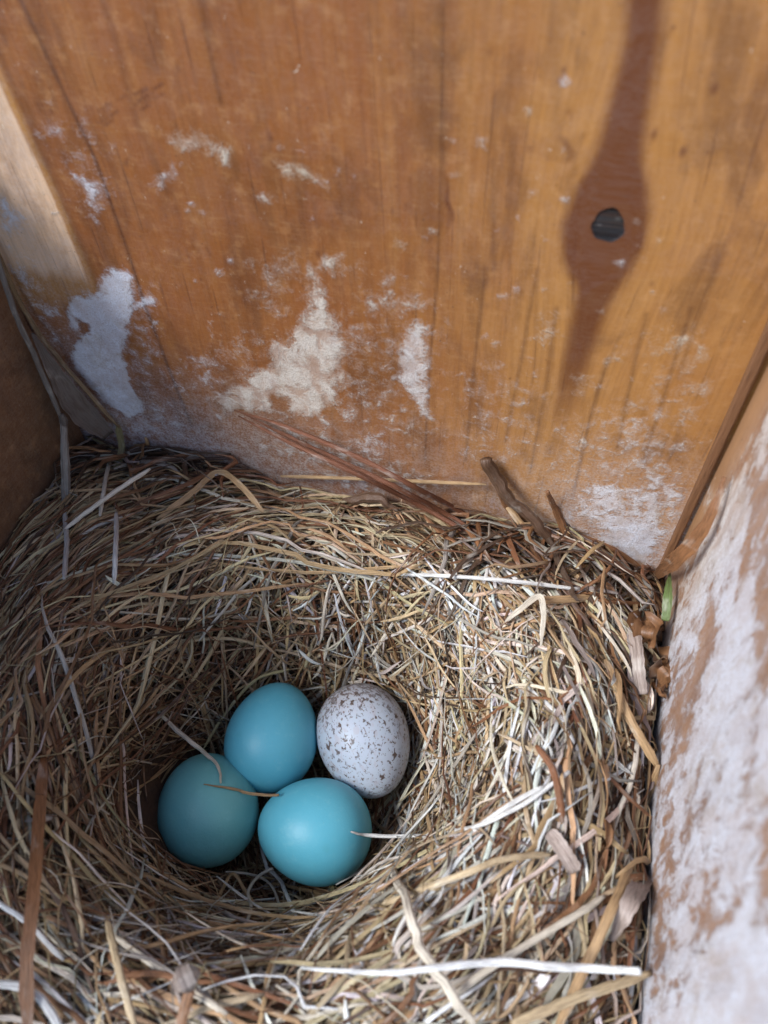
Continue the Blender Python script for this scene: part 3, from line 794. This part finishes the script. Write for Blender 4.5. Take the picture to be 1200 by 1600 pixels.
# pine needles leaning on the back board
pn = empty('pine_needles', tuple(on_nest(800, 862, 0))); tag(pn, 'cluster of reddish brown pine needles leaning against the back board', 'pine needles')
for pts in ([(366,641,1.2,'b'),(450,668,3.2,'b'),(560,715,5.0,'b'),(640,757,6.,'b'),(720,800,3.5),(815,865,.8)],
            [(380,646,1.4,'b'),(450,682,2.4,'b'),(520,715,3.,'b'),(620,762,5.,'b'),(700,805,4.),(770,850,1.)],
            [(372,650,2.2,'b'),(450,690,4.2,'b'),(560,742,6.,'b'),(660,792,5),(745,842,1.)]):
    o = strands_object('needle', piece(pts, .85, flat=.6, col=(.21, .075, .036), dim=.85, wob=.00002, prof=[.25, .8, 1, 1, 1, .9])); keep(o, pn)
loose('dry_straw', 'thin tan straw lying level along the foot of the back board', 'straw', [(438,744,1.2,'b'),(560,748,1.4,'b'),(760,757,1.2,'b')], .6, col='tan')
loose('bark_twig', 'dark stubby twig with a blunt tip propped on the back board', 'twig', [(760,716,1.6,'b'),(785,765,2.5,'b'),(830,810,3.5,'b'),(880,862,1.)], 2.2, flat=.7, col='dark', dim=1.3, prof=[.9, 1, .8, .75, .6], wob=.0002)
loose('bark_twig', 'short dark brown twig lying on the back rim beneath the pine needles', 'twig', [(535,782,1.5),(580,778,2.),(625,797,1.5)], 1.9, col='dark', prof=[.4, .9, 1, .7, .3], dim=1.5, wob=.0002)
loose('bark_twig', 'brown split twig standing upright in front of the back board right of the stubby one', 'twig', [(855,768,2.2,'b'),(872,805,2.8),(888,850,1.8),(893,885,.6)], 1.3, col='brown', prof=[.5, 1, 1, .8])
for k, (pts, w_, c_) in enumerate([([(800,815,3),(850,838,2.5),(930,870,2),(995,905,.6)], 1.3, 'grey'), ([(905,835,2),(960,860,2),(1005,890,1)], 1.2, 'brown'),
                                   ([(790,790,2),(840,845,2.),(905,905,1)], 1.1, 'tan'), ([(770,740,1.6),(800,800,2.4),(850,870,1.4)], 1., 'brown')]):
    keep(strands_object('grass_stalk', piece(pts, w_, col=c_, flat=.5)), nest)
# stems in the left-hand corner, the shade there painted in by dimming their colours
st = empty('dry_reed', tuple(on_nest(100, 800, 0))); tag(st, 'jointed dry reed standing in the dark left corner of the box', 'plant stem')
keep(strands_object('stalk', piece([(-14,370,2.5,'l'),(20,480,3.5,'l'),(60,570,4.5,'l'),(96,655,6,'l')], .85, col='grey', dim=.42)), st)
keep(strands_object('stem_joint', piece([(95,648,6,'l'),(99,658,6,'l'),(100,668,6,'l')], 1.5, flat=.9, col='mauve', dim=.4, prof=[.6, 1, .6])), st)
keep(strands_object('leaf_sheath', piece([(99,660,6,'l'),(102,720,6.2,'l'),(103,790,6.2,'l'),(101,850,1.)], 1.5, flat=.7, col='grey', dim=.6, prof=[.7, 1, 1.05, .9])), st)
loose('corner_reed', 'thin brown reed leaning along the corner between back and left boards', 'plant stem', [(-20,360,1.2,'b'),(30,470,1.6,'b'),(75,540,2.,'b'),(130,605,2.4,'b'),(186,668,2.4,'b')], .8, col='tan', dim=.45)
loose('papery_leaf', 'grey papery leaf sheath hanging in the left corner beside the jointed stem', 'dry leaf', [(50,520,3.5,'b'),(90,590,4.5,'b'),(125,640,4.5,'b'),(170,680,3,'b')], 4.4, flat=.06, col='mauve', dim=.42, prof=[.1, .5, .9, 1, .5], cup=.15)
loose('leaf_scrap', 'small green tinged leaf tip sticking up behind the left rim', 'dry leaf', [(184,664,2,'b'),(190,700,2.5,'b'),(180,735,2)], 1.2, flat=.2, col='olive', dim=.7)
# right corner
loose('bark_strip', 'curled brown bark strip standing in the right corner against the boards', 'bark strip', [(1132,745,1.2,'r'),(1112,800,1.6,'r'),(1085,845,2.2,'r'),(1050,880,3.,'r'),(1022,902,2.)], 2.3, flat=.25, col='brown', dim=1.1, prof=[.25, .55, .9, 1, .5], cup=.2, twist=.6)
gs = loose('green_shoot', 'small fresh green shoot poking up in the right corner', 'green shoot', [(1047,892,1.5,'r'),(1044,925,1.8,'r'),(1040,970,1.6,'r')], 1.5, flat=.25, col='green', prof=[.1, .6, 1, .8], dim=.75, cup=.2)
cl = empty('dead_leaf', tuple(on_nest(1025, 1030, 0))); tag(cl, 'crumpled rust brown dead leaf wedged against the right board', 'dry leaf')
for pts, w_ in [([(1000,960,1.5),(1012,985,3),(1000,1010,2)], 4.), ([(1030,955,2),(1022,990,2.5),(1008,1015,1)], 3.), ([(1025,1020,2.5),(1040,1045,2.8),(1030,1080,1.2)], 3.6), ([(1045,1030,2),(1025,1055,2.5),(1045,1085,1)], 2.6)]:
    keep(strands_object('leaf_blade', piece(pts, w_, flat=.08, col='orange', dim=.6, prof=[.3, 1, .9, .4], cup=.5, twist=2.2, wob=.0004)), cl)

WH = 'white'
loose('white_straw', 'straight white straw lying across the top right of the nest', 'straw', [(608,897,3.2),(700,900,3.4),(800,908,3.4),(906,921,3.)], .62, col=WH, wob=.00002, prof=[.6, 1, 1, 1, .9])
loose('white_straw', 'pale straw whose thin tip reaches over the front blue egg', 'straw', [(548,1300,.35,'e'),(574,1305,.9,'e'),(660,1306,39,'z'),(740,1292,3.4),(820,1255,3.2),(890,1205,2.4)], .55, col=WH, prof=[.5, 1, 1, 1.1, 1], wob=.00003)
loose('white_straw', 'bright white long straw across the bottom of the nest', 'straw', [(470,1512,4.),(600,1520,5),(690,1511,6),(780,1503,7),(860,1510,7.5),(940,1514,8),(1000,1518,16)], .8, col=(.9, .9, .88), prof=[.4, .8, 1, 1.1, 1.1, .9], wob=.00002)
loose('grass_twig', 'brown and white twig slanting down below the front blue egg', 'twig', [(600,1335,2.5),(632,1400,3.5),(655,1475,4),(690,1530,5),(742,1605,4)], 1.15, col='pale', dim=.9, wob=.0001)
# stalk lying over the left egg
q = EGGS[2]
loose('thin_stalk', 'thin jointed stalk crossing the upper part of the left blue egg', 'twig', [(232,1092,1.5),(262,1128,37.5,'z'),(300,1160,39,'z'),(326,1183,.5,'e'),(343,1205,.3,'e'),(344,1224,.3,'e')], .62, col='pale', dim=.95, wob=.00006, prof=[.6, 1.2, 1.1, .8, .5])
loose('thin_stalk', 'short tan stalk lying level between the left egg and the two eggs beside it', 'twig', [(318,1226,.3,'e'),(350,1231,.32,'e'),(378,1238,.35,'e'),(405,1241,36.5,'z'),(436,1243,.4,'e')], .5, col='tan', wob=.00005, prof=[.3, .9, 1, .8])
for k, (nm, lab, pts, w_, c_, kw) in enumerate([
    ('pale_straw', 'pale cut straw slanting up to the right on the top left rim', [(100,828,2.5),(160,782,3.5),(235,732,4.5)], .75, 'pale', {}),
    ('pale_straw', 'upright pale straw crossing behind the slanting cut straw at top left', [(156,806,1.5),(164,755,3),(175,702,2.5)], .7, 'pale', dict(dim=.9)),
    ('pale_straw', 'short upright straw stub near the back board at top left', [(240,745,1.2),(234,715,2.),(228,682,2.)], .7, 'tan', dict(dim=1.2)),
    ('pale_straw', 'whitish split straw hanging straight down inside the upper left rim', [(182,800,2.5),(181,850,3),(178,912,2.2)], .75, 'white', dict(dim=.75)),
    ('pale_straw', 'second whitish upright straw at the far left of the rim', [(101,795,2),(104,850,3),(100,905,2.)], .8, 'white', dict(dim=.6)),
    ('grass_fibre', 'curly pale fibre hooked upward below the left egg', [(372,1470,1),(392,1420,4),(388,1392,5),(408,1366,6),(434,1354,6)], .5, 'pale', dict(dim=.85)),
    ('grass_fibre', 'bent tan fibre forming a narrow arch under the eggs', [(330,1430,1.5),(345,1395,2.5),(364,1365,3.5),(385,1395,2.6),(420,1440,2),(492,1472,1.5)], .55, 'tan', dict(dim=1.1)),
    ('grass_fibre', 'thin fibre looping over beside the hooked one under the front egg', [(352,1362,3),(400,1368,4),(428,1390,4),(440,1436,1.5)], .38, 'pale', dict(dim=.8)),
    ('pale_straw', 'pale straw with a cut end near the bottom left', [(168,1438,3.5),(182,1500,4),(212,1610,3)], .85, 'straw', dict(dim=.9)),
    ('pale_straw', 'long pale straw slanting down to the right at bottom left', [(178,1462,2),(250,1515,3),(355,1585,2.5)], .7, 'pale', {}),
    ('flat_straw', 'wide flat brown grass blade running down the far left side', [(68,1180,3),(60,1290,5),(52,1400,6),(42,1500,6),(44,1620,5)], 1.5, 'brown', dict(flat=.2, dim=.95, cup=.15)),
    ('pale_straw', 'bluish white straw at the far left near the bottom corner', [(-10,1405,3),(40,1440,3),(100,1500,2.)], .6, 'white', {}),
    ('pale_straw', 'curved white stalk in the bottom left corner', [(-10,1535,4),(40,1545,4.5),(75,1575,4),(100,1620,3)], .9, 'white', dict(dim=.95)),
    ('pale_straw', 'tan straw slanting out to the right board at the bottom right', [(800,1600,3),(900,1560,3.5),(1018,1520,2.5)], 1.1, 'straw', dict(flat=.4, dim=.85)),
    ('long_stalk', 'long tan stalk curving down beside the right board', [(1030,1195,1.5),(1005,1290,2.5),(965,1400,3.5),(915,1510,4),(865,1620,3)], 1.2, 'tan', dict(dim=.9, flat=.5)),
    ('long_stalk', 'thick split stalk leaning toward the long one by the right board', [(946,1030,2),(975,1105,3),(1028,1200,2.8)], 1.3, 'tan', dict(dim=.9, flat=.4)),
    ('grey_reed', 'weathered grey reed piece upright near the dead leaf at the right', [(990,975,2),(996,1025,2.8),(1003,1085,2)], 1.9, 'mauve', dict(flat=.3, dim=1.3, prof=[1, 1, .95, .9])),
    ('flat_straw', 'tan flat blade lying level toward the right corner', [(822,940,2.5),(900,935,3),(990,932,2)], 1.2, 'tan', dict(flat=.2, dim=.95)),
    ('flat_straw', 'broad tan grass blade folded over the top left rim', [(245,812,1.5),(300,770,3),(340,738,4),(372,755,4),(412,800,2)], 1.0, 'tan', dict(flat=.15, dim=.9, cup=.15)),
    ('curled_leaf', 'curled papery leaf bent like a hook at the upper right slope', [(788,975,2.5),(810,955,3.4),(842,932,3.6),(850,960,3.),(846,1010,2.2)], .95, 'pale', dict(flat=.12, dim=.75, cup=.2, twist=2)),
    ('orange_needle', 'thin orange brown needle pointing down the right slope', [(838,1165,2.8),(862,1200,3.),(875,1250,3),(878,1285,2.)], .9, 'red', dict(dim=1.3)),
    ('mauve_leaf', 'flat mauve grey leaf piece in the right slope below the needle', [(858,1298,2.5),(880,1330,3.5),(900,1362,3)], 1.9, 'mauve', dict(flat=.12, dim=1.4, cup=.15)),
    ('mauve_leaf', 'flat mauve grey leaf piece standing near the right board', [(1010,1365,3),(985,1410,4),(955,1470,2)], 2.4, 'mauve', dict(flat=.1, dim=1.25, cup=.15, prof=[.9, 1, .8, .3])),
    ('pale_straw', 'arching pale straw at the back of the cup, left half', [(225,1035,1.2),(290,1003,2),(360,998,2.2),(418,1012,1.)], .6, 'straw', {}),
    ('grass_fibre', 'olive fibre arching over the back of the furthest blue egg', [(318,1170,1.2),(352,1115,2.),(400,1062,3),(452,1046,2.5)], .55, 'olive', dict(dim=1.5)),
    ('long_stalk', 'long thin tan stalk running diagonally up the right slope', [(560,1428,2.),(700,1375,4),(790,1342,3.5),(865,1335,2)], .8, 'straw', {}),
    ('long_stalk', 'pale stalk slanting from the bottom to the right slope', [(700,1560,3),(800,1490,4.5),(900,1430,4.5),(945,1400,3)], .8, 'pale', dict(dim=.9)),
    ('pale_straw', 'white stalk curving down the lower right slope of the cup', [(600,1440,1.5),(700,1330,3.2),(790,1262,4),(850,1228,3)], .65, 'white', dict(dim=.95)),
]):
    loose(nm, lab, 'dry leaf' if 'leaf' in nm else 'straw', pts, w_, col=c_, **kw)
# withered bud on the front rim
bud = empty('withered_bud', tuple(on_nest(287, 1560, 0))); tag(bud, 'small withered pinkish brown bud on a short stalk at the front of the nest', 'bud')
keep(strands_object('bud_head', piece([(284,1512,6),(290,1528,6),(300,1545,5)], 3.2, flat=.8, col='mauve', dim=.8, prof=[.35, .9, 1, .3])), bud)
keep(strands_object('bud_stalk', piece([(298,1542,5),(290,1570,4),(280,1610,3)], 1.2, flat=.3, col='orange', dim=.9)), bud)
